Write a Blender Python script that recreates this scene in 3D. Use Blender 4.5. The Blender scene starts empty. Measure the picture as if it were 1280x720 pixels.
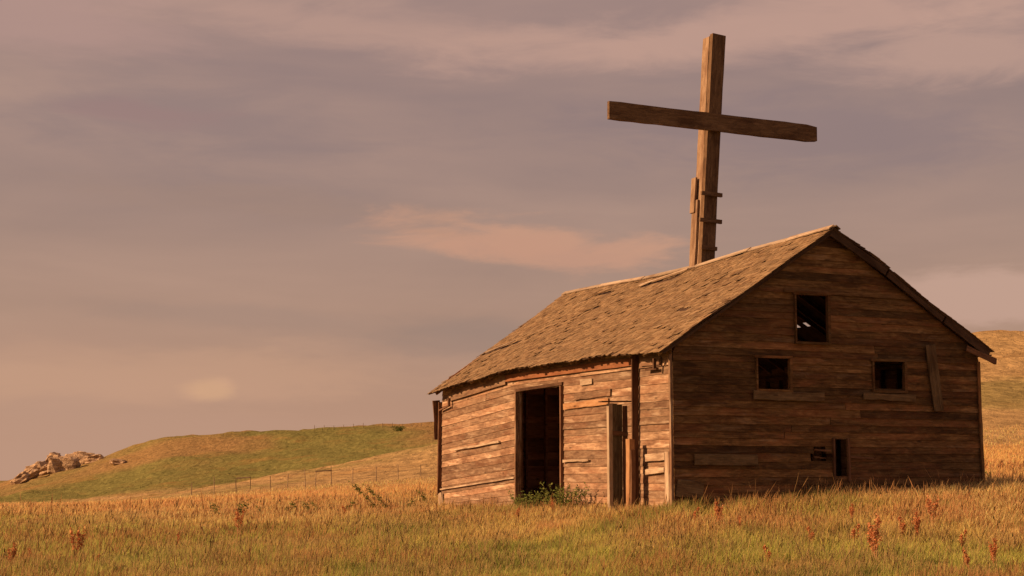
import bpy, math, random
import numpy as np
from mathutils import Vector, Matrix, Euler, noise as mn

random.seed(7)
rng = np.random.default_rng(11)
S = bpy.context.scene
COL = S.collection

# ------------------------------------------------------------------ camera
CAM_H, PITCH, FPX = 0.5408, 0.1236, 1860.7        # focal length in pixels of a 1280 px wide picture
cam_data = bpy.data.cameras.new("camera")
cam = bpy.data.objects.new("camera", cam_data)
COL.objects.link(cam)
cam.location = (0, 0, CAM_H)
cam.rotation_euler = (math.pi / 2 + PITCH, 0, 0)
cam_data.sensor_width = 36
cam_data.lens = FPX / 1280 * 36
cam_data.clip_start = 0.1
cam_data.clip_end = 20000
S.camera = cam

# ------------------------------------------------------------------ barn frame
TH = 0.4245                                        # turn of the barn
BX, BY = 3.1638, 29.3361                           # near left corner
W, L = 7.69, 12.23
GV = Vector((math.cos(TH), math.sin(TH), 0))       # along the gable
UV = Vector((-math.sin(TH), math.cos(TH), 0))      # along the long wall
BM = Matrix.Translation((BX, BY, 0)) @ Matrix.Rotation(TH, 4, 'Z')

# ------------------------------------------------------------------ light
SUN_AZ = math.radians(9)                           # turned from the long wall's normal towards the far end
SUN_EL = math.radians(26)
sd = (-GV) * math.cos(SUN_AZ) + UV * math.sin(SUN_AZ)
SUN_DIR = Vector((sd.x * math.cos(SUN_EL), sd.y * math.cos(SUN_EL), math.sin(SUN_EL)))
ld = bpy.data.lights.new("sun", 'SUN')
ld.energy = 5.0
ld.angle = math.radians(0.6)
ld.color = (1.0, 0.625, 0.33)
sun = bpy.data.objects.new("sun", ld)
COL.objects.link(sun)
sun.rotation_euler = SUN_DIR.to_track_quat('Z', 'Y').to_euler()
sun.location = (-20, 0, 30)

S.view_settings.view_transform = 'Standard'
S.view_settings.look = 'None'
S.view_settings.exposure = 0.55
S.view_settings.gamma = 1.0


def lin(r, g, b):
    f = lambda c: (c / 255 / 12.92) if c / 255 <= 0.04045 else ((c / 255 + 0.055) / 1.055) ** 2.4
    return (f(r), f(g), f(b), 1)


class NT:
    """small helper round a node tree"""
    def __init__(self, tree):
        self.t = tree
        tree.nodes.clear()

    def n(self, typ, ins=None, **kw):
        nd = self.t.nodes.new(typ)
        for k, v in kw.items():
            setattr(nd, k, v)
        for k, v in (ins or {}).items():
            s = nd.inputs[k]
            if isinstance(v, bpy.types.NodeSocket):
                self.t.links.new(v, s)
            else:
                s.default_value = v
        return nd

    def math(self, op, a, b=0.0, c=0.0, clamp=False):
        nd = self.n('ShaderNodeMath', {0: a, 1: b, 2: c}, operation=op)
        nd.use_clamp = clamp
        return nd.outputs[0]

    def mix(self, f, a, b, blend='MIX'):
        nd = self.n('ShaderNodeMix', data_type='RGBA', blend_type=blend)
        for k, v in ((0, f), (6, a), (7, b)):
            if isinstance(v, bpy.types.NodeSocket):
                self.t.links.new(v, nd.inputs[k])
            else:
                nd.inputs[k].default_value = v
        return nd.outputs[2]

    def noise(self, vec, scale, detail=4, rough=0.55, dist=0.0):
        nd = self.n('ShaderNodeTexNoise', {'Vector': vec, 'Scale': scale, 'Detail': detail, 'Roughness': rough, 'Distortion': dist})
        return nd.outputs['Fac']

    def ramp(self, f, stops, interp='LINEAR'):
        nd = self.n('ShaderNodeValToRGB', {'Fac': f})
        cr = nd.color_ramp
        cr.interpolation = interp
        while len(cr.elements) < len(stops):
            cr.elements.new(0.5)
        for e, (p, c) in zip(cr.elements, stops):
            e.position = p
            e.color = c if len(c) == 4 else (*c, 1)
        return nd.outputs['Color']

    def mapr(self, f, a, b, c=0.0, d=1.0, smooth=True):
        nd = self.n('ShaderNodeMapRange', {'Value': f, 'From Min': a, 'From Max': b, 'To Min': c, 'To Max': d})
        nd.interpolation_type = 'SMOOTHSTEP' if smooth else 'LINEAR'
        return nd.outputs[0]

    def mapping(self, vec, loc=(0, 0, 0), scale=(1, 1, 1), rot=(0, 0, 0)):
        return self.n('ShaderNodeMapping', {'Vector': vec, 'Location': loc, 'Scale': scale, 'Rotation': rot}).outputs[0]


# ------------------------------------------------------------------ sky
world = bpy.data.worlds.new("World")
S.world = world
world.use_nodes = True
N = NT(world.node_tree)
sky = N.n('ShaderNodeTexSky', sky_type='NISHITA', sun_disc=False)
sky.sun_elevation = SUN_EL
sky.sun_rotation = math.atan2(SUN_DIR.x, SUN_DIR.y)
sky.air_density = 1.5
sky.dust_density = 4.0
gen = N.n('ShaderNodeTexCoord').outputs['Generated']
sep = N.n('ShaderNodeSeparateXYZ', {0: gen})
z = sep.outputs['Z']
# warm haze at the horizon, muted mauve above
zz = N.math('MAXIMUM', z, 0.0)
K = 7.8                                           # the background runs at strength 0.1


def k10(c, m=1.0):
    return (c[0] * K * m, c[1] * K * m, c[2] * K * m, 1)


zn = N.math('DIVIDE', zz, 0.4, clamp=True)
base = N.ramp(zn, [(0.0, (*lin(184, 143, 120)[:3],)), (0.2, (*lin(168, 133, 116)[:3],)), (0.5, (*lin(146, 122, 117)[:3],)), (1.0, (*lin(148, 120, 119)[:3],))], 'B_SPLINE')
v1 = N.mapping(gen, loc=(0.3, 0.1, 0.7), scale=(1.6, 1.6, 9.0), rot=(0, math.radians(5), 0))
c1 = N.noise(v1, 1.0, 5, 0.5, 0.3)
v2 = N.mapping(gen, loc=(2.3, 1.1, 0.2), scale=(3.5, 3.5, 17.0), rot=(0, math.radians(-7), 0))
c2 = N.noise(v2, 1.0, 6, 0.55, 0.6)
cs = N.math('ADD', N.math('MULTIPLY', c1, 0.7), N.math('MULTIPLY', c2, 0.3))
cm = N.mapr(cs, 0.40, 0.66)
col = N.mix(N.math('MULTIPLY', cm, 0.42), base, lin(190, 152, 134))
dk = N.mapr(cs, 0.47, 0.33)
col = N.mix(N.math('MULTIPLY', dk, 0.28), col, lin(122, 105, 109))
azn = N.n('ShaderNodeMath', {0: sep.outputs['X'], 1: sep.outputs['Y']}, operation='ARCTAN2').outputs[0]
eln = N.n('ShaderNodeMath', {0: z}, operation='ARCSINE').outputs[0]


def cloud_at(col, x, y, wx, wy, color, amt, tilt=0.0, soft=0.7, rag=1.0):
    """one cloud of the photograph at its azimuth and height above the horizon"""
    a = (x - 640) / FPX
    b = (360 - y) / FPX
    dy = math.cos(PITCH) - b * math.sin(PITCH)
    dz = math.sin(PITCH) + b * math.cos(PITCH)
    az, el = math.atan2(a, dy), math.atan2(dz, math.hypot(a, dy))
    da = N.math('SUBTRACT', azn, az)
    de = N.math('SUBTRACT', eln, el)
    de = N.math('ADD', de, N.math('MULTIPLY', da, tilt))
    qa = N.math('DIVIDE', da, wx / FPX)
    qe = N.math('DIVIDE', de, wy / FPX)
    r = N.math('SQRT', N.math('ADD', N.math('POWER', N.math('ABSOLUTE', qa), 2.0), N.math('POWER', N.math('ABSOLUTE', qe), 2.0)))
    nv = N.mapping(gen, loc=(x * 0.013, y * 0.02, 0), scale=(10, 10, 42))
    nz = N.noise(nv, 1.0, 6, 0.6, 0.4)
    r = N.math('ADD', r, N.math('MULTIPLY', N.math('SUBTRACT', nz, 0.5), 2.2 * rag))
    m = N.mapr(r, 1.25, 1.25 - soft * 1.4)
    return N.mix(N.math('MULTIPLY', m, amt), col, color)


col = cloud_at(col, 250, 150, 330, 80, lin(128, 109, 112), 0.55, 0.1, 0.95)
col = cloud_at(col, 1000, 170, 330, 60, lin(130, 110, 114), 0.6, 0.1)
col = cloud_at(col, 930, 40, 420, 40, lin(192, 152, 137), 0.75, -0.05)
col = cloud_at(col, 420, 30, 320, 35, lin(182, 145, 132), 0.7, 0.08)
col = cloud_at(col, 170, 140, 110, 20, lin(150, 118, 116), 0.6)
col = cloud_at(col, 30, 20, 200, 60, lin(176, 140, 132), 0.6, 0.0)
col = cloud_at(col, 1180, 60, 200, 45, lin(196, 156, 140), 0.6, 0.0)
col = cloud_at(col, 200, 470, 420, 40, lin(196, 153, 128), 0.5, 0.0)
col = cloud_at(col, 360, 400, 300, 18, lin(142, 120, 114), 0.25, 0.05)
col = cloud_at(col, 620, 425, 220, 30, lin(144, 121, 114), 0.5, 0.0)
col = cloud_at(col, 660, 303, 175, 28, lin(196, 146, 122), 0.8, 0.08, 0.7, 1.7)
col = cloud_at(col, 700, 322, 165, 22, lin(190, 142, 121), 0.8, 0.1, 0.7, 1.7)
col = cloud_at(col, 540, 290, 90, 10, lin(184, 138, 116), 0.6, 0.1, 0.9, 1.1)
col = cloud_at(col, 300, 250, 280, 22, lin(156, 126, 114), 0.5, 0.05)
col = cloud_at(col, 280, 480, 20, 13, lin(206, 160, 132), 0.55, 0.0, 0.9, 0.8)
col = cloud_at(col, 246, 493, 22, 10, lin(200, 156, 130), 0.5, 0.0, 0.9, 0.8)
col = cloud_at(col, 264, 488, 34, 19, lin(206, 162, 130), 0.7, 0.0, 0.7, 1.3)
col = cloud_at(col, 1220, 370, 190, 34, lin(188, 152, 138), 0.9, 0.0, 0.5)
col = cloud_at(col, 60, 430, 160, 26, lin(172, 136, 120), 0.4, 0.0)
vs = N.n('ShaderNodeVectorMath', {0: col}, operation='SCALE')
vs.inputs['Scale'].default_value = K
warm = N.mix(1.0, vs.outputs[0], (0.965, 0.955, 0.91, 1), 'MULTIPLY')
final = N.mix(0.06, warm, sky.outputs[0])
bg = N.n('ShaderNodeBackground', {'Color': final, 'Strength': 0.1})
wo = N.n('ShaderNodeOutputWorld', {'Surface': bg.outputs[0]})

# ------------------------------------------------------------------ object helpers
def tag(o, label=None, cat=None, group=None, kind=None):
    if label: o['label'] = label
    if cat: o['category'] = cat
    if group: o['group'] = group
    if kind: o['kind'] = kind
    return o


def empty(name, loc=(0, 0, 0), rz=0.0):
    o = bpy.data.objects.new(name, None)
    o.empty_display_size = 0.3
    COL.objects.link(o)
    o.location = loc
    o.rotation_euler = (0, 0, rz)
    return o


def mesh_obj(name, verts, faces, mat, parent=None, M=None, smooth=False):
    """verts are in the parent's frame; M places the object's own frame inside it"""
    me = bpy.data.meshes.new(name)
    if M is not None:
        Mi = M.inverted()
        verts = [Mi @ Vector(v) for v in verts]
    me.from_pydata([tuple(v) for v in verts], [], faces)
    me.materials.append(mat)
    if smooth:
        me.polygons.foreach_set('use_smooth', [True] * len(me.polygons))
    me.update()
    o = bpy.data.objects.new(name, me)
    COL.objects.link(o)
    if parent is not None:
        o.parent = parent
    if M is not None:
        o.matrix_local = M
    return o


def np_mesh(name, verts, faces4=None, faces3=None, mat=None, parent=None, colors=None):
    me = bpy.data.meshes.new(name)
    nv = len(verts)
    me.vertices.add(nv)
    me.vertices.foreach_set('co', np.ascontiguousarray(verts, dtype=np.float32).ravel())
    loops, starts, totals = [], [], []
    off = 0
    for f, k in ((faces4, 4), (faces3, 3)):
        if f is None or len(f) == 0: continue
        f = np.asarray(f, dtype=np.int32)
        loops.append(f.ravel())
        starts.append(off + np.arange(len(f), dtype=np.int32) * k)
        off += f.size
    loops = np.concatenate(loops); starts = np.concatenate(starts)
    me.loops.add(len(loops))
    me.loops.foreach_set('vertex_index', loops)
    me.polygons.add(len(starts))
    me.polygons.foreach_set('loop_start', starts)
    me.update(calc_edges=True)
    if colors is not None:
        ca = me.color_attributes.new('tint', 'FLOAT_COLOR', 'POINT')
        ca.data.foreach_set('color', np.ascontiguousarray(colors, dtype=np.float32).ravel())
    if mat: me.materials.append(mat)
    o = bpy.data.objects.new(name, me)
    COL.objects.link(o)
    if parent is not None: o.parent = parent
    return o


BOXF = [(0, 1, 2, 3), (7, 6, 5, 4), (0, 4, 5, 1), (1, 5, 6, 2), (2, 6, 7, 3), (3, 7, 4, 0)]


def frame(x, y, zc, loc):
    M = Matrix.Identity(4)
    for i, v in enumerate((x, y, zc)):
        for r in range(3): M[r][i] = v[r]
    for r in range(3): M[r][3] = loc[r]
    return M


def bar(p0, p1, wdir, w, t, seg=1, jag=0.0, warp=0.0):
    """verts and faces of a sawn timber from p0 to p1; wdir is the direction of its width"""
    p0, p1 = Vector(p0), Vector(p1)
    x = (p1 - p0); ln = x.length; x.normalize()
    wd = Vector(wdir); wd = (wd - x * wd.dot(x)).normalized()
    n = x.cross(wd)
    vs, fs = [], []
    for i in range(seg + 1):
        f = i / seg
        c = p0 + x * ln * f + n * (warp * math.sin(f * 3.1) if warp else 0)
        for (a, b) in ((-1, -1), (1, -1), (1, 1), (-1, 1)):
            j = random.uniform(-jag, jag)
            vs.append(c + wd * (a * w / 2 + j) + n * (b * t / 2) + x * (random.uniform(-jag, jag) if i in (0, seg) else 0))
    for i in range(seg):
        o = i * 4
        for k in range(4):
            a, b = o + k, o + (k + 1) % 4
            fs.append((a, a + 4, b + 4, b))
    fs.append((0, 1, 2, 3)); e = seg * 4
    fs.append((e + 3, e + 2, e + 1, e))
    M = frame(x, wd, n, (p0 + p1) / 2)
    return vs, fs, M


FR = {}


def timber(name, p0, p1, wdir, w, t, mat, parent, seg=1, jag=0.0, warp=0.0):
    vs, fs, M = bar(p0, p1, wdir, w, t, seg, jag, warp)
    o = mesh_obj(name, vs, fs, mat, parent, M)
    FR[o.name] = M
    return o


def join(parts):
    vs, fs = [], []
    for v, f in parts:
        o = len(vs)
        vs += list(v)
        fs += [tuple(i + o for i in q) for q in f]
    return vs, fs


# ------------------------------------------------------------------ materials
def wood(name, dark, mid, light, streak=1.0, rust=0.0, bleach=0.0, island=False, rough=0.92, vary=0.35):
    m = bpy.data.materials.new(name)
    m.use_nodes = True
    N = NT(m.node_tree)
    oc = N.n('ShaderNodeTexCoord').outputs['Object']
    if island:
        rnd = N.n('ShaderNodeNewGeometry').outputs['Random Per Island']
    else:
        rnd = N.n('ShaderNodeObjectInfo').outputs['Random']
    off = N.n('ShaderNodeCombineXYZ', {0: N.math('MULTIPLY', rnd, 37.0), 1: N.math('MULTIPLY', rnd, 91.0), 2: N.math('MULTIPLY', rnd, 53.0)}).outputs[0]
    p = N.n('ShaderNodeVectorMath', {0: oc, 1: off}, operation='ADD').outputs[0]
    grain = N.noise(N.mapping(p, scale=(1.6, 34, 34)), 1.0, 6, 0.65, 0.8)
    grain2 = N.noise(N.mapping(p, scale=(3.0, 9, 9)), 1.0, 4, 0.6, 1.2)
    patch = N.noise(N.mapping(p, scale=(1.1, 4.0, 4.0)), 1.0, 4, 0.6)
    g = N.math('ADD', N.math('MULTIPLY', grain, 0.5), N.math('MULTIPLY', grain2, 0.5))
    c = N.ramp(g, [(0.30, dark), (0.5, mid), (0.70, light)])
    c = N.mix(N.mapr(patch, 0.44, 0.66, 0, 0.75), c, N.mix(1.0, c, (0.52, 0.42, 0.38, 1), 'MULTIPLY'))
    if bleach:
        c = N.mix(N.math('MULTIPLY', N.mapr(N.noise(N.mapping(p, loc=(3, 7, 1), scale=(0.9, 7.0, 7.0)), 1.0, 5, 0.65), 0.55, 0.68), bleach), c, (0.62, 0.45, 0.31, 1))
    if rust:
        c = N.mix(N.math('MULTIPLY', N.mapr(N.noise(N.mapping(p, loc=(9, 2, 4), scale=(0.8, 3.0, 3.0)), 1.0, 4, 0.6), 0.48, 0.62), rust), c, (0.34, 0.12, 0.055, 1))
    br = N.mapr(rnd, 0, 1, 0.86 * (1 - vary), 0.86 * (1 + vary), smooth=False)
    c = N.n('ShaderNodeVectorMath', {0: c}, operation='SCALE')
    N.t.links.new(br, c.inputs['Scale'])
    # nail stains and knots
    vo = N.n('ShaderNodeTexVoronoi', {'Vector': N.mapping(p, scale=(1.3, 4.5, 4.5)), 'Scale': 1.0})
    kn = N.mapr(vo.outputs['Distance'], 0.12, 0.05)
    c2 = N.mix(N.math('MULTIPLY', kn, 0.7), c.outputs[0], (0.05, 0.028, 0.015, 1))
    hgt = N.math('ADD', N.math('MULTIPLY', grain, 0.7 * streak), N.math('MULTIPLY', grain2, 0.5))
    bp = N.n('ShaderNodeBump', {'Strength': 0.75, 'Distance': 0.012, 'Height': hgt})
    b = N.n('ShaderNodeBsdfPrincipled', {'Base Color': c2, 'Roughness': rough, 'Normal': bp.outputs[0], 'Specular IOR Level': 0.2})
    N.n('ShaderNodeOutputMaterial', {0: b.outputs[0]})
    return m


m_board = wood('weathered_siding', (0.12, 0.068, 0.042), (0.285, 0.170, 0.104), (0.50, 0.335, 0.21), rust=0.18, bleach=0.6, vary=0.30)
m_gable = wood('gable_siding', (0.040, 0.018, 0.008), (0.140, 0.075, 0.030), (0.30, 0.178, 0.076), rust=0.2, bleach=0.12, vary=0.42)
m_trim = wood('red_brown_trim', (0.20, 0.075, 0.035), (0.34, 0.14, 0.065), (0.45, 0.22, 0.11), rust=0.5, vary=0.2)
m_pale = wood('bleached_plank', (0.26, 0.18, 0.12), (0.44, 0.32, 0.22), (0.60, 0.46, 0.33), vary=0.2)
m_frame = wood('dark_frame_timber', (0.07, 0.035, 0.02), (0.15, 0.075, 0.042), (0.24, 0.13, 0.075), vary=0.3)
m_grey = wood('grey_green_plank', (0.07, 0.044, 0.022), (0.16, 0.104, 0.055), (0.27, 0.18, 0.10), vary=0.2)
m_inner = wood('inner_board', (0.26, 0.10, 0.05), (0.52, 0.24, 0.13), (0.68, 0.38, 0.24), vary=0.45)
m_greydk = wood('dark_grey_plank', (0.05, 0.036, 0.02), (0.115, 0.085, 0.05), (0.20, 0.15, 0.09), vary=0.2)
m_post = wood('orange_timber', (0.26, 0.12, 0.05), (0.40, 0.21, 0.10), (0.52, 0.31, 0.17), vary=0.1)
m_cross_dark = wood('cross_shaded_timber', (0.06, 0.033, 0.018), (0.15, 0.085, 0.046), (0.26, 0.16, 0.09), vary=0.1)  # darker copy of the cross timber: front-face shade put into the colour
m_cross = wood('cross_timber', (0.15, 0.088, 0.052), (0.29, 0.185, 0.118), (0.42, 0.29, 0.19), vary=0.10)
m_shingle = wood('cedar_shingle', (0.15, 0.088, 0.042), (0.26, 0.162, 0.083), (0.37, 0.245, 0.138), bleach=0.12, vary=0.25)
m_shingle_i = wood('cedar_shingle_rows', (0.15, 0.088, 0.042), (0.26, 0.162, 0.083), (0.37, 0.245, 0.138), bleach=0.12, island=True, vary=0.25)
m_deck = wood('roof_sheathing', (0.035, 0.02, 0.012), (0.08, 0.045, 0.028), (0.14, 0.08, 0.05), vary=0.1)

# ------------------------------------------------------------------ terrain
def img_slope(y):
    """height gained per metre of distance for a line of sight at row y of the photograph"""
    b = (360 - y) / FPX
    return (math.sin(PITCH) + b * math.cos(PITCH)) / (math.cos(PITCH) - b * math.sin(PITCH))


TC = [-900, -300, 0, 60, 130, 210, 350, 553, 700, 841, 1030, 1225, 1400, 1900]
ROWZ = {                                           # near ground: heights
    8.0:  [-1.30] * 14,
    14.0: [-1.28] * 14,
    18.0: [-1.24] * 14,
    22.0: [-1.12, -1.12, -1.12, -1.12, -1.12, -1.12, -1.12, -1.08, -1.03, -0.98, -0.95, -0.93, -0.92, -0.9],
    25.5: [-1.04, -1.04, -1.04, -1.04, -1.04, -1.03, -1.02, -0.92, -0.78, -0.64, -0.56, -0.52, -0.50, -0.5],
    29.3: [-0.98, -0.98, -0.98, -0.98, -0.97, -0.96, -0.94, -0.78, -0.50, -0.26, -0.12, 0.03, 0.10, 0.14],
    32.5: [-0.93, -0.93, -0.93, -0.93, -0.92, -0.90, -0.86, -0.66, -0.36, -0.10, 0.08, 0.16, 0.12, 0.14],
    35.6: [-0.90, -0.90, -0.90, -0.90, -0.88, -0.85, -0.80, -0.58, -0.30, -0.02, 0.10, 0.02, 0.02, 0.04],
    40.5: [-0.84, -0.84, -0.84, -0.83, -0.80, -0.76, -0.68, -0.45, -0.22, 0.05, 0.20, 0.12, 0.12, 0.15],
    48.0: [-0.74, -0.74, -0.74, -0.72, -0.68, -0.62, -0.50, -0.30, -0.12, 0.10, 0.22, 0.28, 0.34, 0.40],
}
ROWY = {                                           # farther ground: rows of the photograph where it is seen
    60.0:  [640, 640, 638, 637, 636, 634, 628, 618, 606, 598, 586, 577, 572, 566],
    90.0:  [634, 634, 632, 631, 630, 626, 617, 605, 592, 580, 568, 558, 552, 546],
    130.0: [634, 634, 631, 630, 628, 622, 606, 584, 566, 545, 522, 500, 490, 480],
    200.0: [636, 636, 633, 631, 628, 619, 595, 557, 528, 497, 455, 414, 406, 400],
    260.0: [640, 640, 636, 633, 630, 624, 610, 580, 550, 515, 470, 425, 414, 406],
    340.0: [634, 632, 628, 622, 614, 603, 590, 566, 546, 520, 480, 430, 418, 410],
    460.0: [628, 620, 607, 588, 571, 544, 537, 526, 520, 516, 480, 435, 424, 416],
    560.0: [622, 618, 612, 600, 586, 556, 548, 538, 532, 526, 500, 460, 440, 430],
    900.0: [618, 614, 610, 607, 603, 600, 596, 594, 592, 590, 584, 580, 578, 576],
    2000.0: [608] * 14,
    9000.0: [606] * 14,
}
tY, tZ = [], []
for Y, zs in ROWZ.items():
    tY.append(Y); tZ.append([(h - CAM_H) / Y for h in zs])
for Y, ys in ROWY.items():
    tY.append(Y); tZ.append([img_slope(v) for v in ys])
tY = np.array(tY); tZ = np.array(tZ)
tC = (np.array(TC) - 640) / FPX / math.cos(PITCH)
# resample on a fine grid and round it off
gU = np.linspace(math.log(8), math.log(9000), 420)
gC = np.linspace(tC[0], tC[-1], 361)
tmp = np.array([np.interp(gC, tC, r) for r in tZ])
G = np.array([np.interp(gU, np.log(tY), tmp[:, j]) for j in range(len(gC))]).T


def blur(a, k, axis):
    ker = np.exp(-np.linspace(-2, 2, 2 * k + 1) ** 2); ker /= ker.sum()
    pad = [(0, 0), (0, 0)]; pad[axis] = (k, k)
    p = np.pad(a, pad, mode='edge')
    return np.apply_along_axis(lambda r: np.convolve(r, ker, 'valid'), axis, p)


G = blur(blur(G, 5, 0), 5, 1)


def vnoise(x, y, seed=0):
    """value noise, vectorised"""
    xi = np.floor(x).astype(np.int64); yi = np.floor(y).astype(np.int64)
    fx = x - xi; fy = y - yi
    fx = fx * fx * (3 - 2 * fx); fy = fy * fy * (3 - 2 * fy)

    def h(a, b):
        n = (a * 374761393 + b * 668265263 + seed * 1442695041) & 0xFFFFFFFF
        n = ((n ^ (n >> 13)) * 1274126177) & 0xFFFFFFFF
        return ((n ^ (n >> 16)) & 0xFFFF) / 65535.0
    return (h(xi, yi) * (1 - fx) + h(xi + 1, yi) * fx) * (1 - fy) + (h(xi, yi + 1) * (1 - fx) + h(xi + 1, yi + 1) * fx) * fy


def fbm(x, y, seed=0, o=4):
    s = 0; a = 0.5
    for i in range(o):
        s = s + a * vnoise(x * 2 ** i, y * 2 ** i, seed + i * 17); a *= 0.5
    return s / (1 - 0.5 ** o)


def ground(x, y):
    x = np.asarray(x, float); y = np.asarray(y, float)
    Y = np.clip(y, 8.0, 9000)
    u = (np.log(Y) - gU[0]) / (gU[1] - gU[0])
    c = (np.clip(x / Y, gC[0], gC[-1]) - gC[0]) / (gC[1] - gC[0])
    ui = np.clip(u.astype(int), 0, len(gU) - 2); ci = np.clip(c.astype(int), 0, len(gC) - 2)
    fu = np.clip(u - ui, 0, 1); fc = np.clip(c - ci, 0, 1)
    s = (G[ui, ci] * (1 - fc) + G[ui, ci + 1] * fc) * (1 - fu) + (G[ui + 1, ci] * (1 - fc) + G[ui + 1, ci + 1] * fc) * fu
    zz = CAM_H + s * Y
    bump = (fbm(x * 0.9, y * 0.9, 3) - 0.5) * 0.10 * np.clip(Y / 25, 0, 1)
    bump += (fbm(x * 0.07, y * 0.07, 9, 5) - 0.5) * np.clip((Y - 110) / 150, 0, 1) * 3.2
    bump += (fbm(x * 0.3, y * 0.3, 29, 3) - 0.5) * np.clip((Y - 70) / 100, 0, 1) * 0.6
    return zz + bump


def gz(x, y):
    return float(ground(np.array([x]), np.array([y]))[0])


def hit(px, py, y0=14.0, y1=700.0):
    """first point of the ground on a line of sight"""
    a = (px - 640) / FPX; b = (360 - py) / FPX
    dx = a; dy = math.cos(PITCH) - b * math.sin(PITCH); dz = math.sin(PITCH) + b * math.cos(PITCH)
    Y = np.geomspace(y0, y1, 3000)
    X = Y * dx / dy
    below = CAM_H + Y * dz / dy <= ground(X, Y)
    i = int(np.argmax(below)) if below.any() else len(Y) - 1
    return float(X[i]), float(Y[i])


ys = np.concatenate([[-6000, -1500, -300, -60, -10, 4], np.geomspace(9, 60, 150), np.geomspace(61, 600, 240), np.geomspace(610, 14000, 50)])
nc = 360
tj = np.sign(np.linspace(-1, 1, nc)) * (np.abs(np.linspace(-1, 1, nc)) * 0.55 + np.abs(np.linspace(-1, 1, nc)) ** 6 * 1.2)
VV = []
for Y in ys:
    wd = max(abs(Y), 9.0) * (1.0 if Y > 0 else 1.3) + (60 if Y < 9 else 0)
    VV.append(np.stack([tj * wd, np.full(nc, Y), np.zeros(nc)], 1))
V = np.concatenate(VV)
V[:, 2] = ground(V[:, 0], V[:, 1])
nr = len(ys)
ii, jj = np.meshgrid(np.arange(nr - 1), np.arange(nc - 1), indexing='ij')
q = (ii * nc + jj).ravel()
F = np.stack([q, q + 1, q + nc + 1, q + nc], 1)


def smooth01(v, a, b):
    t = np.clip((v - a) / (b - a), 0, 1)
    return t * t * (3 - 2 * t)


def cover(x, y):
    """natural colour of what grows at a place: returns rgb"""
    Y = np.clip(y, 8, 9000); px = x / Y * FPX + 640
    n1 = fbm(x * 0.35, y * 0.35, 5); n2 = fbm(x * 0.12, y * 0.12, 21)
    green = np.array([0.225, 0.210, 0.060]); tan = np.array([0.36, 0.235, 0.110]); orange = np.array([0.43, 0.225, 0.098])
    hgreen = np.array([0.195, 0.172, 0.058]); htan = np.array([0.42, 0.27, 0.125])
    edge = np.interp(px, [0, 250, 553, 841, 1280], [44, 40, 30, 25.0, 24.5])
    g = 1 - smooth01(Y + (n1 - 0.5) * 14 + (n2 - 0.5) * 10, edge - 5, edge + 5)
    near = green[None] * g[:, None] + tan[None] * (1 - g[:, None])
    o = smooth01(Y, 40, 52)[:, None]
    c = near * (1 - o) + orange[None] * o
    o = smooth01(Y + (n2 - 0.5) * 10, 82, 98)[:, None]
    hn = fbm(x * 0.045, y * 0.03, 31, 5)
    pale = htan[None] * (1 - 0.55 * smooth01(hn, 0.5, 0.68)[:, None]) + hgreen[None] * (0.55 * smooth01(hn, 0.5, 0.68)[:, None])
    c = c * (1 - o) + pale * o
    hg = smooth01(fbm(x * 0.02 + 3, y * 0.012, 41, 5), 0.36, 0.62)
    far = hgreen[None] * hg[:, None] + np.array([0.30, 0.185, 0.080])[None] * (1 - hg[:, None])
    o = smooth01(Y + (n2 - .5) * 30, 262, 300)[:, None]
    return (c * (1 - o) + far * o) * (1 - 0.14 * smooth01(Y, 60, 110))[:, None]


cc = cover(V[:, 0], V[:, 1])
m_ground = bpy.data.materials.new('prairie_ground'); m_ground.use_nodes = True
N = NT(m_ground.node_tree)
at = N.n('ShaderNodeAttribute', attribute_name='tint').outputs['Color']
gp = N.n('ShaderNodeNewGeometry').outputs['Position']
nA = N.noise(N.mapping(gp, scale=(0.9, 0.35, 0.9)), 1.0, 8, 0.68, 0.5)
nB = N.noise(gp, 0.09, 6, 0.6, 0.4)
nC = N.noise(N.mapping(gp, scale=(2.6, 1.4, 2.0)), 1.0, 6, 0.7)
cA = N.n('ShaderNodeVectorMath', {0: at}, operation='SCALE'); N.t.links.new(N.mapr(nA, 0.3, 0.7, 0.55, 1.5, smooth=False), cA.inputs['Scale'])
cB = N.mix(N.mapr(nB, 0.5, 0.68, 0, 0.35), cA.outputs[0], (0.33, 0.17, 0.06, 1))
cC = N.mix(N.mapr(nC, 0.58, 0.70, 0, 0.5), cB, (0.075, 0.060, 0.022, 1))
bp = N.n('ShaderNodeBump', {'Strength': 0.9, 'Distance': 0.5, 'Height': nA})
bs = N.n('ShaderNodeBsdfPrincipled', {'Base Color': cC, 'Roughness': 1.0, 'Specular IOR Level': 0.0, 'Normal': bp.outputs[0]})
N.n('ShaderNodeOutputMaterial', {0: bs.outputs[0]})
terr = np_mesh('terrain', V, F, None, m_ground, colors=np.concatenate([cc, np.ones((len(cc), 1))], 1))
terr.data.polygons.foreach_set('use_smooth', [True] * len(terr.data.polygons))
tag(terr, kind='structure')

# ------------------------------------------------------------------ the barn
barn = empty('barn', (BX, BY, 0), TH)
tag(barn, 'old weathered board barn with sagging shingled gable roof and empty openings', 'barn')


def drop(y):
    """the far half of the long wall has sunk"""
    return 0.07 * max(0.0, y - 7.2)


def eave_z(y):
    return 3.06 - 0.10 * max(0, 1 - y / 2.0) * 0.8 - 0.06 * max(0.0, y - 7.2)


EO = 0.36                                          # overhang of the eaves


def ridge_z(y):
    t = min(max(y / L, 0), 1)
    return 5.63 - 0.11 * math.sin(math.pi * t) + 0.03 * math.sin(9 * t)


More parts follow.
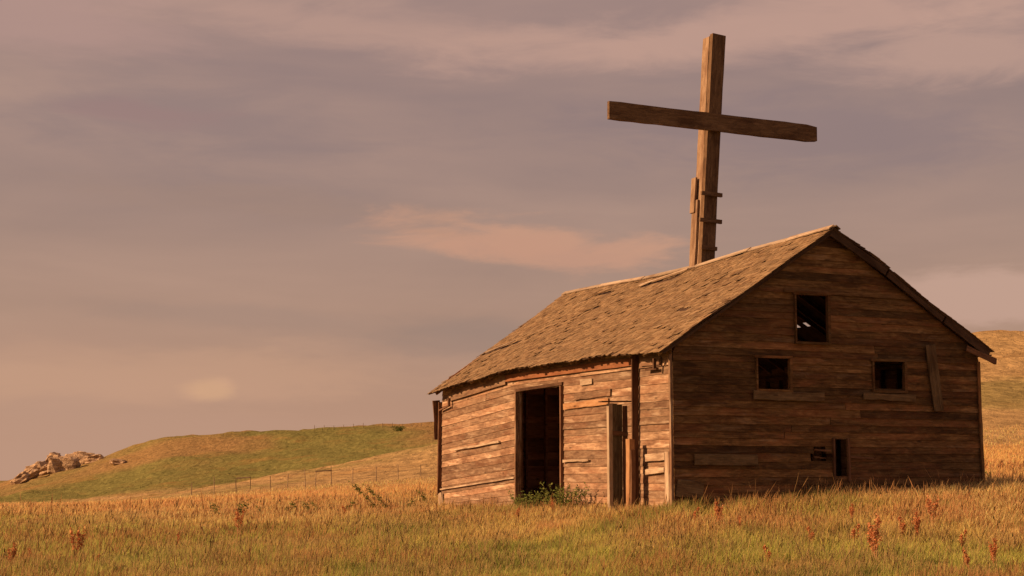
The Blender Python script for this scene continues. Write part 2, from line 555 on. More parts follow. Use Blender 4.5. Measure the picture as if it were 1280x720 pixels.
def roof_pt(side, y, t, lift=0.0):
    """point of the roof surface: side -1 left, +1 right; t = 0 ridge, 1 eave edge"""
    zr = ridge_z(y)
    if side < 0:
        ex, ez = -EO, eave_z(y) - 0.07
    else:
        ex, ez = W + 0.29, 3.17 + 0.03 * math.sin(y * 1.3)
    x = W / 2 + (ex - W / 2) * t
    zc = zr + (ez - zr) * t
    # uneven old roof
    wob = mn.noise(Vector((x * 0.7, y * 0.6, side * 3.0))) * 0.055
    if side > 0:
        wob += 0.05 * math.sin(t * 8.5) * (1 - t) + 0.10 * math.sin(math.pi * t) * 0.6
    zc += wob * min(1, t * 5)
    sl = math.atan2(abs(zr - ez), abs(ex - W / 2))
    nx, nz = side * math.sin(sl), math.cos(sl)
    return Vector((x + nx * lift, y, zc + nz * lift))


def siding(wall, axis, coord, lo, hi, z_lo, z_hi, limits, holes, mat, row=0.19, mean=3.0, shear=None, out=-1, name='board', top_cut=None, seed=0):
    """rows of lapped boards on a wall plane. axis 'x': the wall runs along x at y=coord; 'y': along y at x=coord."""
    rd = random.Random(seed)
    zc = z_lo
    while zc < z_hi - 0.03:
        h = row * rd.uniform(0.86, 1.16)
        z0, z1 = zc, min(zc + h, z_hi)
        zc = z1
        a0b, a1b = limits(z0); a0t, a1t = limits(z1 - 0.005)
        if a1b - a0b < 0.1: continue
        if a1t < a0t: a0t = a1t = (a0t + a1t) / 2
        # free stretches between the openings
        spans = [(lo if a0b is None else a0b, a1b)]
        for (h0, h1, hz0, hz1) in holes:
            if z1 > hz0 + 0.05 and z0 < hz1 - 0.05:
                ns = []
                for (s0, s1) in spans:
                    if h1 <= s0 or h0 >= s1: ns.append((s0, s1)); continue
                    if h0 - s0 > 0.05: ns.append((s0, h0))
                    if s1 - h1 > 0.05: ns.append((h1, s1))
                spans = ns
        for (s0, s1) in spans:
            cuts = [s0]
            while s1 - cuts[-1] > mean * 1.35:
                cuts.append(cuts[-1] + rd.uniform(0.6, 1.3) * mean)
                if s1 - cuts[-1] < 0.5: cuts[-1] = s1 - 0.5
            cuts.append(s1)
            for k in range(len(cuts) - 1):
                b0, b1 = cuts[k] + (0.004 if k else 0), cuts[k + 1] - (0.004 if k < len(cuts) - 2 else 0)
                t0 = b0 if abs(b0 - a0b) > 1e-6 else max(a0t, b0)
                t1 = b1 if abs(b1 - a1b) > 1e-6 else min(a1t, b1)
                if t1 < t0: t0 = t1 = (t0 + t1) / 2
                j0, j1 = rd.uniform(-0.012, 0.012), rd.uniform(-0.012, 0.012)
                proud = rd.uniform(0, 0.007) + (0.018 if rd.random() < 0.05 else 0)
                gap = rd.uniform(0.000, 0.008)
                n = 6
                vs = []
                for i in range(n + 1):
                    f = i / n
                    ab = b0 + (b1 - b0) * f + (j0 if i == 0 and k else 0)
                    atp = t0 + (t1 - t0) * f + (j0 if i == 0 and k else 0)
                    zz0 = z0 + gap + rd.uniform(-0.006, 0.006)
                    zz1 = z1 + 0.020
                    sh0 = shear(ab) if shear else 0
                    sh1 = shear(atp) if shear else 0
                    of = 0.024 + proud + (0.008 * rd.random() if i in (0, n) else 0)
                    ot = 0.012
                    for (aa, zv, o) in ((ab, zz0 - sh0, of), (atp, zz1 - sh1, ot), (atp, zz1 - sh1, 0.002), (ab, zz0 - sh0, 0.014)):
                        cv = coord + out * o
                        vs.append(Vector((aa, cv, zv)) if axis == 'x' else Vector((cv, aa, zv)))
                fs = []
                flip = (axis == 'x') == (out < 0)
                for i in range(n):
                    o = i * 4
                    for q_ in range(4):
                        a, b = o + q_, o + (q_ + 1) % 4
                        fs.append((a, a + 4, b + 4, b) if flip else (a, b, b + 4, a + 4))
                e = n * 4
                fs.append((0, 1, 2, 3) if flip else (3, 2, 1, 0)); fs.append((e + 3, e + 2, e + 1, e) if flip else (e, e + 1, e + 2, e + 3))
                mid = (vs[0] + vs[-1]) / 2
                M = frame(Vector((1, 0, 0)), Vector((0, 0, 1)), Vector((0, -1, 0)), mid) if axis == 'x' else frame(Vector((0, 1, 0)), Vector((0, 0, 1)), Vector((1, 0, 0)), mid)
                mesh_obj(name, vs, fs, mat, wall, M)


def studs(name, axis, coord, pos, z0, topf, out, holes, label=None):
    """the wall's own mesh: its frame of studs and plates behind the boards"""
    parts = []
    for p in pos:
        zt = topf(p)
        segs = [(z0, zt)]
        for (h0, h1, hz0, hz1) in holes:
            if h0 - 0.05 < p < h1 + 0.05:
                ns = []
                for (s0, s1) in segs:
                    if s0 < hz0: ns.append((s0, min(s1, hz0 - 0.06)))
                    if s1 > hz1: ns.append((max(s0, hz1 + 0.06), s1))
                segs = ns
        for (s0, s1) in segs:
            if s1 - s0 < 0.1: continue
            c = coord - out * 0.062
            a = (p, c, s0) if axis == 'x' else (c, p, s0)
            b = (p, c, s1) if axis == 'x' else (c, p, s1)
            v, f, _ = bar(a, b, (1, 0, 0) if axis == 'x' else (0, 1, 0), 0.06, 0.11)
            parts.append((v, f))
    lo_, hi_ = min(pos), max(pos)
    c = coord - out * 0.062
    zs_ = min(topf(lo_), topf(hi_)) - 0.05
    for zz_ in ((zs_,) if any(h[2] < 0 for h in holes) else (zs_, 0.3)):
        if axis == 'x' and zz_ < 1: continue
        parts.append(bar((lo_, c, topf(lo_) - 0.05), (hi_, c, topf(hi_) - 0.05), (0, 0, 1), 0.08, 0.1)[:2] if axis == 'x' else bar((c, lo_, topf(lo_) - 0.05), (c, hi_, topf(hi_) - 0.05), (0, 0, 1), 0.08, 0.1)[:2])
    v, f = join(parts)
    o = mesh_obj(name, v, f, m_frame, barn)
    if label: o['label'] = label
    return o


# gable outline
def gl_limits(z):
    # left slope from (0,3.0) to the ridge, right slope from (W,3.1)
    if z <= 2.98: a = 0.0
    else: a = (z - 2.98) / (5.52 - 2.98) * (W / 2)
    if z <= 3.14: b = W
    else: b = W - (z - 3.14) / (5.52 - 3.14) * (W / 2)
    return a, b


def gl_top(p):
    if p < W / 2: return 2.90 + p / (W / 2) * 2.5
    return 3.05 + (W - p) / (W / 2) * 2.33


g_holes = [(2.91, 3.74, 3.22, 4.22), (1.94, 2.76, 2.21, 2.88), (4.84, 5.68, 2.25, 2.90), (3.80, 4.13, 0.46, 1.23), (3.30, 3.60, 0.94, 1.06), (3.22, 3.78, 0.82, 0.90)]
gable = studs('wall', 'x', 0.0, np.arange(0.06, W, 0.6), -0.1, gl_top, -1, g_holes, 'shaded gable wall with four openings')
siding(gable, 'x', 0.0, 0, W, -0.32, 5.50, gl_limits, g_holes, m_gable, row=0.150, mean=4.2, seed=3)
s_holes = [(4.86, 7.26, -1, 2.50)]
side_top = lambda y: eave_z(y) - 0.12
sidew = studs('wall', 'y', 0.0, [0.2, .8, 1.4, 2, 2.6, 3.2, 3.8, 4.4, 4.81, 7.32, 7.9, 8.5, 9.1, 9.7, 10.3, 10.9, 11.5, 12.1], -0.6, side_top, -1, s_holes, 'sunlit long wall with an open doorway')
siding(sidew, 'y', 0.0, 0, L, -0.42, 3.15, lambda z: (0.0, L), s_holes, m_board, row=0.158, mean=4.2, shear=drop, seed=8)
r_light_holes = [(9.4, 12.1, -1, 3.0)]  # unseen opening, added to let skylight into the dark interior
rightw = studs('wall', 'y', W, np.arange(0.2, L, 0.6), -0.2, lambda y: 3.05, 1, r_light_holes)
siding(rightw, 'y', W, 0, L, -0.2, 3.30, lambda z: (0.0, L), r_light_holes, m_board, row=0.2, mean=7.0, out=1, seed=5)
f_light_holes = [(4.4, 7.2, -1, 3.3)]  # also unseen, added so more light reaches the barn floor
farw = studs('wall', 'x', L, np.arange(0.06, W, 0.6), -0.6, gl_top, 1, f_light_holes)
farw.data.materials[0] = m_inner
siding(farw, 'x', L, 0, W, -0.7, 5.46, gl_limits, f_light_holes, m_inner, row=0.2, mean=7.0, out=1, seed=6)

# corner boards
timber('corner_board', (-0.075, -0.045, -0.3), (-0.075, -0.045, 2.86), (1, 0, 0), 0.05, 0.07, m_board, gable, 10, 0.006)
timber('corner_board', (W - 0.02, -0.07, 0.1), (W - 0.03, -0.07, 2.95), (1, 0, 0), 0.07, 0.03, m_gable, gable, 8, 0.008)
# bleached boards at the foot of the near corner
timber('patch_board', (-0.085, 0.12, -0.25), (-0.085, 0.10, 0.95), (0, 1, 0), 0.16, 0.03, m_pale, sidew, 5, 0.012)['label'] = 'bleached upright board at the near corner'
timber('patch_board', (-0.075, 0.22, 0.86), (-0.075, 1.0, 0.84), (0, 0, 1), 0.14, 0.025, m_pale, sidew, 4, 0.01)
timber('patch_board', (-0.075, 0.24, 0.60), (-0.075, 0.98, 0.56), (0, 0, 1), 0.10, 0.025, m_pale, sidew, 4, 0.01)
# patches and lifted boards higher up the long wall
timber('patch_board', (-0.052, 3.9, 2.52), (-0.052, 3.35, 2.52), (0, 0, 1), 0.13, 0.02, m_pale, sidew, 3, 0.01)
timber('patch_board', (-0.052, 4.75, 2.02), (-0.052, 2.6, 2.05), (0, 0, 1), 0.13, 0.02, m_post, sidew, 6, 0.012)
timber('patch_board', (-0.052, 4.2, 2.22), (-0.052, 2.5, 2.24), (0, 0, 1), 0.15, 0.02, m_board, sidew, 6, 0.012)
timber('patch_board', (-0.075, 8.3, 1.38 - .07), (-0.075, 11.2, 1.36 - .22), (0, 0, 1), 0.05, 0.02, m_pale, sidew, 8, 0.014)
timber('patch_board', (-0.075, 4.75, 0.80), (-0.075, 3.5, 0.82), (0, 0, 1), 0.05, 0.02, m_pale, sidew, 5, 0.012)
timber('patch_board', (-0.075, 7.4, 0.43), (-0.078, 12.2, 0.43 - 0.33), (0, 0, 1), 0.035, 0.02, m_pale, sidew, 9, 0.006)
# frieze under the eaves
timber('trim_board', (-0.07, 1.42, 2.82), (-0.07, 7.9, 2.84), (0, 0, 1), 0.16, 0.03, m_trim, sidew, 8, 0.006)['label'] = 'reddish board nailed along under the eaves'
timber('trim_board', (-0.07, 7.92, 2.82), (-0.07, 11.6, 2.56), (0, 0, 1), 0.24, 0.03, m_board, sidew, 6, 0.006)
timber('trim_board', (-0.07, 0.35, 2.76), (-0.07, 1.15, 2.78), (0, 0, 1), 0.15, 0.03, m_board, sidew, 2, 0.004)
# upright timber by the leaning door and dark L pieces under the eaves
timber('upright_post', (-0.115, 1.34, -0.3), (-0.115, 1.31, 2.94), (0, 1, 0), 0.035, 0.15, m_frame, sidew, 6, 0.006)
timber('dark_ell', (-0.20, 0.36, 2.80), (-0.20, 0.36, 2.60), (1, 0, 0), 0.06, 0.05, m_frame, sidew)  # this strip and the next draw the rafter tails' hooked shadow
timber('dark_ell', (-0.11, 0.40, 2.61), (-0.11, 0.85, 2.61), (1, 0, 0), 0.06, 0.04, m_frame, sidew)
timber('dark_ell', (-0.12, 11.5, 2.52), (-0.12, 11.5, 2.30), (1, 0, 0), 0.06, 0.06, m_frame, sidew)
timber('dark_ell', (-0.11, 11.55, 2.32), (-0.11, 12.2, 2.22), (1, 0, 0), 0.05, 0.04, m_frame, sidew)
# jambs and head of the doorway
timber('door_jamb', (-0.02, 4.83, -0.4), (-0.02, 4.83, 2.5), (1, 0, 0), 0.16, 0.05, m_frame, sidew, 3, 0.004)
timber('door_jamb', (-0.02, 7.29, -0.5), (-0.02, 7.29, 2.48), (1, 0, 0), 0.16, 0.05, m_board, sidew, 3, 0.004)
timber('door_head', (-0.02, 4.80, 2.55), (-0.02, 7.32, 2.52), (0, 0, 1), 0.07, 0.10, m_frame, sidew, 3, 0.004)

# the swung-out narrow door: thing part > planks
door = timber('door', (-0.60, 1.52, -0.35), (-0.60, 1.52, 1.95), (0, 1, 0), 0.10, 0.085, m_pale, barn, 6, 0.006)
door['label'] = 'narrow plank door swung out from the long wall'
for k, (x0, w_, mt, dy) in enumerate([(-0.49, 0.12, m_greydk, 0.0), (-0.36, 0.12, m_greydk, 0.02), (-0.24, 0.10, m_frame, 0.0)]):
    vs, fs, M = bar((x0, 1.53 + dy, -0.33), (x0 + 0.004, 1.53 + dy, 1.95 - 0.02 * k), (1, 0, 0), w_, 0.03, 5, 0.004)
    Mi = FR[door.name].inverted()
    mesh_obj('plank', [Mi @ v for v in vs], fs, mt, door, Mi @ M)
for zz_ in (1.35,):
    vs, fs, M = bar((-0.55, 1.49, zz_), (-0.2, 1.49, zz_ - 0.02), (0, 0, 1), 0.09, 0.03)
    Mi = FR[door.name].inverted()
    mesh_obj('batten', [Mi @ v for v in vs], fs, m_frame, door, Mi @ M)
vs, fs, M = bar((-0.80, 1.56, 1.985), (-0.1, 1.50, 2.0), (0, 1, 0), 0.16, 0.025, 4, 0.01)
Mi = FR[door.name].inverted()
mesh_obj('cap_board', [Mi @ v for v in vs], fs, m_frame, door, Mi @ M)

# far corner: boards hanging beyond the end wall
timber('wing_board', (-0.045, L + 0.10, -0.05), (-0.035, L + 0.07, 2.45), (1, 0, 0), 0.13, 0.04, m_frame, farw, 5, 0.008)['label'] = 'dark upright board at the far corner'
timber('wing_board', (-0.08, L + 0.15, 1.45), (-0.13, L + 0.15, 2.50), (1, 0, 0), 0.20, 0.04, m_frame, farw, 4, 0.02)
timber('wing_board', (-0.085, L - 0.15, -0.62), (-0.085, L - 0.03, 0.0), (0, 1, 0), 0.20, 0.04, m_pale, farw, 3, 0.02)['label'] = 'bleached board end at the foot of the far corner'


# window frames and boards on the gable
def wframe(x0, x1, z0, z1, t=0.05, skip=()):
    parts = []
    y = -0.035
    if 'b' not in skip: parts.append(bar((x0 - 0.03, y - 0.004, z0), (x1 + 0.03, y - 0.004, z0), (0, 0, 1), t, 0.10)[:2])
    if 't' not in skip: parts.append(bar((x0 - 0.05, y, z1), (x1 + 0.04, y, z1 + 0.01), (0, 0, 1), t, 0.09)[:2])
    parts.append(bar((x0, y + 0.004, z0 + t / 2), (x0, y + 0.004, z1 - t / 2), (1, 0, 0), t * 0.7, 0.09)[:2])
    parts.append(bar((x1, y + 0.004, z0 + t / 2), (x1 + 0.01, y + 0.004, z1 - t / 2), (1, 0, 0), t * 1.3, 0.09)[:2])
    v, f = join(parts)
    return mesh_obj('window_frame', v, f, m_gable, gable)


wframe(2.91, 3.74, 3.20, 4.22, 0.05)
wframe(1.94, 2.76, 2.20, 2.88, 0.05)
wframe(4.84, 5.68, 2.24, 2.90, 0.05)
timber('lintel', (2.62, -0.075, 4.26), (3.80, -0.075, 4.24), (0, 0, 1), 0.05, 0.03, m_gable, gable, 4, 0.006)
timber('sill_board', (1.85, -0.075, 2.10), (3.55, -0.07, 2.09), (0, 0, 1), 0.17, 0.03, m_grey, gable, 6, 0.02)['label'] = 'broken sill board under the left window'
timber('sill_board', (4.56, -0.07, 2.14), (5.92, -0.07, 2.12), (0, 0, 1), 0.14, 0.03, m_grey, gable, 6, 0.012)['label'] = 'sill board under the right window'
timber('nailed_plank', (6.35, -0.08, 3.27), (6.52, -0.08, 1.86), (1, 0, 0), 0.25, 0.03, m_grey, gable, 4, 0.008)['label'] = 'plank nailed upright at a slant'
timber('nailed_plank', (0.43, -0.08, 0.80), (1.90, -0.08, 0.80), (0, 0, 1), 0.21, 0.03, m_grey, gable, 4, 0.008)['label'] = 'short light plank nailed low near the corner'
timber('nailed_plank', (0.02, -0.07, 0.26), (0.62, -0.07, 0.18), (0, 0, 1), 0.34, 0.03, m_grey, gable, 3, 0.02)
timber('hole_jamb', (4.16, -0.05, 0.36), (4.15, -0.05, 1.25), (1, 0, 0), 0.05, 0.05, m_frame, gable, 3, 0.006)
timber('hole_jamb', (3.78, -0.05, 0.40), (3.78, -0.05, 1.25), (1, 0, 0), 0.04, 0.05, m_frame, gable, 3, 0.006)
# broken board ends low in the gable
for (x0, x1, zc_, w_) in ((3.30, 3.70, 1.01, 0.03), (3.28, 3.55, 0.86, 0.03), (4.2, 4.75, 0.86, 0.035)):
    timber('splintered_board', (x0, -0.06, zc_), (x1, -0.085, zc_ - 0.02), (0, 0, 1), w_, 0.02, m_frame, gable, 3, 0.012)

# ------------------------------------------------------------------ roof
RY0, RY1 = -0.16, L + 0.18
dv, df = [], []


def slab(side, y0, y1, t0, t1, lo, hi, ny=24, nt=12, skip=()):
    o = len(dv)
    for l in (hi, lo):
        for i in range(ny + 1):
            for j in range(nt + 1):
                yy = y0 + (y1 - y0) * i / ny
                dv.append(roof_pt(side, yy, t0 + (t1 - t0) * j / nt, l))
    n2 = (ny + 1) * (nt + 1)
    for i in range(ny):
        for j in range(nt):
            if (i, j) in skip: continue
            a = o + i * (nt + 1) + j
            df.append((a, a + 1, a + nt + 2, a + nt + 1))
            df.append((a + n2, a + n2 + nt + 1, a + n2 + nt + 2, a + n2 + 1))
    for i in range(ny):
        for j in (0, nt):
            a = o + i * (nt + 1) + j
            df.append((a, a + nt + 1, a + nt + 1 + n2, a + n2))
    for j in range(nt):
        for i in (0, ny):
            a = o + i * (nt + 1) + j
            df.append((a, a + 1, a + 1 + n2, a + n2))


slab(-1, RY0, RY1, 0, 1, -0.03, 0.0)
NY, NT_ = 60, 24
hy = (RY1 - RY0) / NY
hole_cells = set()
for (hx, hyy) in ((6.33, 4.30), (6.36, 4.86)):
    ti = (hx - W / 2) / (W / 2 + 0.29)
    hole_cells.add((int((hyy - RY0) / hy), int(ti * NT_)))
slab(1, RY0, RY1, 0, 1, -0.03, 0.0, NY, NT_, hole_cells)
roof = mesh_obj('roof', dv, df, m_deck, barn)


def shingle_geo(side, y0, y1, t0, t1, lift0, lift1, th, rd):
    """tapered shingle; its butt (t1) lifted"""
    j = rd.uniform(-0.006, 0.006)
    k = rd.uniform(-0.004, 0.004)
    cu = rd.uniform(-0.004, 0.010)
    top = [roof_pt(side, y0, t0, lift0 + th * 0.3), roof_pt(side, y1, t0, lift0 + th * 0.3),
           roof_pt(side, y1, t1 + k, lift1 + th + cu), roof_pt(side, (y0 + y1) / 2, t1 + j, lift1 + th), roof_pt(side, y0, t1 + j, lift1 + th)]
    bot = [roof_pt(side, y0, t0, lift0), roof_pt(side, y1, t0, lift0), roof_pt(side, y1, t1 + k, lift1 + cu), roof_pt(side, (y0 + y1) / 2, t1 + j, lift1), roof_pt(side, y0, t1 + j, lift1)]
    vs = top + bot
    fs = [(0, 4, 3, 2, 1), (5, 6, 7, 8, 9)] + [(i, (i + 1) % 5, (i + 1) % 5 + 5, i + 5) for i in range(5)]
    if side < 0:
        pass
    return vs, fs


# stretches where the shingles are gone: (y centre, t centre, half length, half width, slant)
BARE = [(6.3, 0.10, 0.8, 0.028, 0.04), (9.2, 0.13, 0.6, 0.022, 0.04), (11.2, 0.60, 0.95, 0.028, 0.05), (8.3, 0.32, 0.45, 0.02, 0.03), (1.5, 0.62, 0.22, 0.02, 0.0), (7.2, 0.75, 0.3, 0.018, 0.0), (3.2, 0.02, 0.25, 0.03, 0.0), (4.6, 0.45, 0.3, 0.012, 0.03)]


def bare(y, t):
    for (yc, tc, hl, hw, sl) in BARE:
        d = y - yc
        if abs(d) < hl and abs(t - tc - sl * d * 0.6) < hw: return True
    return False


rd = random.Random(12)
slope_len = 4.95
rows = 38
geos = []
cam_loc = Vector((0, 0, CAM_H))
for r in range(rows):
    t1 = (r + 1) / rows + 0.006
    t0 = max(0.0, r / rows - 0.018)
    y = RY0 - 0.03 - rd.uniform(0, 0.15)
    while y < RY1 + 0.02:
        w_ = rd.uniform(0.09, 0.22)
        ym = y + w_ / 2
        if ym > RY0 - 0.05 and not bare(ym, (t0 + t1) / 2) and rd.random() > 0.018:
            dt = rd.uniform(-0.004, 0.006) + (0.012 if rd.random() < 0.06 else 0)
            skew = rd.uniform(0, 0.006) + (0.022 if rd.random() < 0.04 else 0)
            v, f = shingle_geo(-1, max(y, RY0 - 0.04), min(y + w_ - rd.uniform(0.004, 0.014), RY1 + 0.03), t0, min(t1 + dt, 1.03), 0.004 + rd.uniform(0, 0.003), 0.009 + skew, 0.010, rd)
            c = sum(v, Vector()) / len(v)
            geos.append(((BM @ c - cam_loc).length, c, v, f))
        y += w_
geos.sort(key=lambda g: g[0])
for d_, c, v, f in geos[:300]:
    M = frame(Vector((W / 2, 0, 2.5)).normalized(), Vector((0, -1, 0)), Vector((-2.5, 0, W / 2)).normalized(), c)
    M = frame(Vector((W / 2, 0, 2.57)).normalized(), Vector((0, -1, 0)), Vector((W / 2, 0, 2.57)).normalized().cross(Vector((0, -1, 0))), c)
    mesh_obj('shingle', v, f, m_shingle, roof, M)
v, f = join([(g[2], g[3]) for g in geos[300:]])
# frame with x up the slope so the grain runs down the shingle
Mr = frame(Vector((W / 2, 0, 2.57)).normalized(), Vector((0, -1, 0)), Vector((W / 2, 0, 2.57)).normalized().cross(Vector((0, -1, 0))), Vector((1.5, 6, 4)))
tag(mesh_obj('shingle_rows', v, f, m_shingle_i, roof, Mr), kind='stuff')
parts = []
for r in range(26):
    t1 = (r + 1) / 26 + 0.005; t0 = max(0, r / 26 - 0.015)
    y = RY0 - rd.uniform(0, .2)
    while y < RY1 - 0.02:
        w_ = rd.uniform(0.14, 0.34)
        ym = y + w_ / 2
        if y + w_ < RY0 + 0.03: y += w_; continue
        x = W / 2 + (W / 2 + 0.29) * (t0 + t1) / 2
        if not any(abs(ym - b) < 0.28 and abs(x - a) < 0.22 for a, b in ((6.33, 4.3), (6.36, 4.86))) and rd.random() > 0.02:
            parts.append(shingle_geo(1, max(y, RY0 - 0.02), min(y + w_ - 0.01, RY1),  t0, min(t1 + rd.uniform(-0.006, 0.006), 1.03), 0.004, 0.010 + rd.uniform(0, .004), 0.010, rd))
        y += w_
v, f = join(parts)
tag(mesh_obj('shingle_rows', v, f, m_shingle_i, roof), kind='stuff')

# rafters: tails show under the eaves
for i in range(21):
    y = 0.12 + i * 0.6
    if y > L: break
    if 4.1 < y < 4.5: y = 4.0
    if 4.7 < y < 5.05: y = 5.15
    a = roof_pt(-1, y, 0.02, -0.085); b = roof_pt(-1, y, 0.985, -0.078)
    timber('rafter', b, a, (0, 1, 0), 0.042, 0.095, m_board, roof, 1, 0.0)
    a = roof_pt(1, y, 0.02, -0.09); b = roof_pt(1, y, 0.95, -0.085)
    timber('rafter', b, a, (0, 1, 0), 0.055, 0.085, m_frame, roof)
# rake boards on the near gable
for (t0, t1, side, ex) in ((0.0, 0.5, -1, 0), (0.5, 0.99, -1, 0), (0.0, 0.34, 1, 0.01), (0.35, 0.70, 1, 0), (0.71, 0.995, 1, 0.012)):
    a = roof_pt(side, RY0 + 0.03 - ex, t0, -0.06 if side < 0 else -0.10); b = roof_pt(side, RY0 + 0.03 - ex, t1, -0.06 if side < 0 else -0.10)
    timber('rake_board', a, b, (0, 0, 1), 0.06 if side < 0 else 0.16, 0.03, m_deck, roof, 5, 0.008)
# the loose end under the right eave
timber('rake_board', (W - 0.45, -0.19, 3.22), (W + 0.36, -0.19, 2.95), (0, 0, 1), 0.13, 0.03, m_frame, roof, 3, 0.015)['label'] = 'loose board end drooping below the right eave'
timber('eave_board', (W + 0.12, -0.1, 3.10), (W + 0.16, L, 3.08), (1, 0, 0), 0.42, 0.025, m_frame, roof, 4, 0.01)
# ridge boards
ye = RY0 - 0.05
for ln, lf in ((1.6, 0.05), (1.5, 0.02), (2.3, 0.05), (2.6, 0.035), (2.4, 0.045), (2.4, 0.03)):
    y1_ = min(ye + ln, RY1 + 0.05)
    a = roof_pt(-1, ye, 0.014, lf + 0.01); b = roof_pt(-1, y1_ - 0.02, 0.014, 0.045)
    a.z -= 0.00; n = Vector((-2.57, 0, W / 2)).normalized()
    timber('ridge_board', a, b, (W / 2, 0, 2.57), 0.15, 0.025, m_pale, roof, 3, 0.005)
    a = roof_pt(1, ye, 0.014, lf + 0.008); b = roof_pt(1, y1_ - 0.02, 0.014, 0.04)
    timber('ridge_board', a, b, (-W / 2, 0, 2.57), 0.13, 0.025, m_grey, roof, 3, 0.005)
    ye = y1_
# loose strips lying on the shingles
for (y0, t0, y1_, t1, w_, mt) in ((5.35, 0.045, 7.1, 0.13, 0.07, m_pale), (8.75, 0.11, 9.5, 0.15, 0.05, m_shingle), (10.6, 0.57, 11.9, 0.64, 0.07, m_pale), (8.0, 0.30, 8.6, 0.335, 0.05, m_shingle), (2.0, 0.30, 2.5, 0.33, 0.05, m_shingle)):
    a = roof_pt(-1, y0, t0, 0.075); b = roof_pt(-1, y1_, t1, 0.06)
    timber('loose_board', a, b, (W / 2, 0, 2.57), w_, 0.02, mt, roof, 4, 0.006)

# ------------------------------------------------------------------ cross
cross = empty('wooden_cross', BM @ Vector((3.80, 5.1, 5.2)), TH)
tag(cross, 'tall rough timber cross leaning slightly right, rising from the barn ridge', 'cross')
CL = Matrix.Translation((3.80, 5.1, 5.2))


def cp(x, y, zc):
    return Vector((x - 3.80, y - 5.1, zc - 5.2))


lean = 0.077
px_ = lambda zc: 3.99 + lean * (zc - 5.5)
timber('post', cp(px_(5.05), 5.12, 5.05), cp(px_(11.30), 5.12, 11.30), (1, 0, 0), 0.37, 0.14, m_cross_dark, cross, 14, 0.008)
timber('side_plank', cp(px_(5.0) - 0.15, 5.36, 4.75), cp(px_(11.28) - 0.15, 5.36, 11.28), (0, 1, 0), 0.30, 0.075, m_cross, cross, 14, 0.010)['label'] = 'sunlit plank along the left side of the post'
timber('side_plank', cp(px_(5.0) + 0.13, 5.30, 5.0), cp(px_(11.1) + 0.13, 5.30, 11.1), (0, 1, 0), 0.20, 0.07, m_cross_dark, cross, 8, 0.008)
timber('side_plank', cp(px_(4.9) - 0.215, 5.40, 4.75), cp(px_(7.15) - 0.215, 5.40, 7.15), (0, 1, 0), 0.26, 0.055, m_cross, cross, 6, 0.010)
timber('splice_board', cp(px_(7.0) - 0.265, 5.46, 6.85), cp(px_(7.8) - 0.255, 5.46, 7.72), (0, 1, 0), 0.20, 0.05, m_cross, cross, 3, 0.006)
vs, fs, M = bar(cp(1.28, 4.98, 9.05), cp(7.22, 4.98, 9.03), (0, 0, 1), 0.43, 0.11, 18, 0.007)
# worn right end
for i in range(4):
    vs[-1 - i] = vs[-1 - i] + Vector((-0.02, 0, -0.035 * (1 if vs[-1 - i].z > 3.9 else -1)))
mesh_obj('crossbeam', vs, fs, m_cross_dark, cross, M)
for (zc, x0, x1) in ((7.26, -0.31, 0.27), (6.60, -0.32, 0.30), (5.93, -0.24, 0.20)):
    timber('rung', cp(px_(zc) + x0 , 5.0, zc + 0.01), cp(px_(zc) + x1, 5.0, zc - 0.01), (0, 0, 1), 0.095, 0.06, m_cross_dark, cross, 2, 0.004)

# ------------------------------------------------------------------ short post by the barn
w0 = BM @ Vector((-0.34, 1.15, 0)); g0 = gz(w0.x, w0.y)
sp = empty('wooden_post', (w0.x, w0.y, g0), TH)
tag(sp, 'short square orange timber standing in the grass beside the narrow swung-out door', 'post')
timber('post_timber', (0, 0, -0.15), (0.01, 0, 1.22 - g0), (0, 1, 0), 0.15, 0.12, m_post, sp, 6, 0.006)
timber('shaded_side', (-0.002, -0.10, 0.0), (0.01, -0.10, 1.0 - g0), (1, 0, 0), 0.09, 0.05, m_frame, sp, 3, 0.008)  # dark strip drawn for the shade on the post's right side

# ------------------------------------------------------------------ sandstone outcrop
m_rock = bpy.data.materials.new('sandstone'); m_rock.use_nodes = True
N = NT(m_rock.node_tree)
oc = N.n('ShaderNodeTexCoord').outputs['Object']
n1 = N.noise(N.mapping(oc, scale=(0.25, 0.25, 1.4)), 1.0, 6, 0.65, 0.5); n2 = N.noise(oc, 1.2, 6, 0.65)
c = N.ramp(n1, [(0.32, (0.13, 0.075, 0.045)), (0.5, (0.42, 0.275, 0.165)), (0.68, (0.60, 0.43, 0.27))])
c = N.mix(N.mapr(n2, 0.55, 0.68, 0, 0.6), c, (0.14, 0.085, 0.05, 1))
bp = N.n('ShaderNodeBump', {'Strength': 1.0, 'Distance': 0.5, 'Height': n2})
b = N.n('ShaderNodeBsdfPrincipled', {'Base Color': c, 'Roughness': 0.95, 'Specular IOR Level': 0.1, 'Normal': bp.outputs[0]})
N.n('ShaderNodeOutputMaterial', {0: b.outputs[0]})
import bmesh


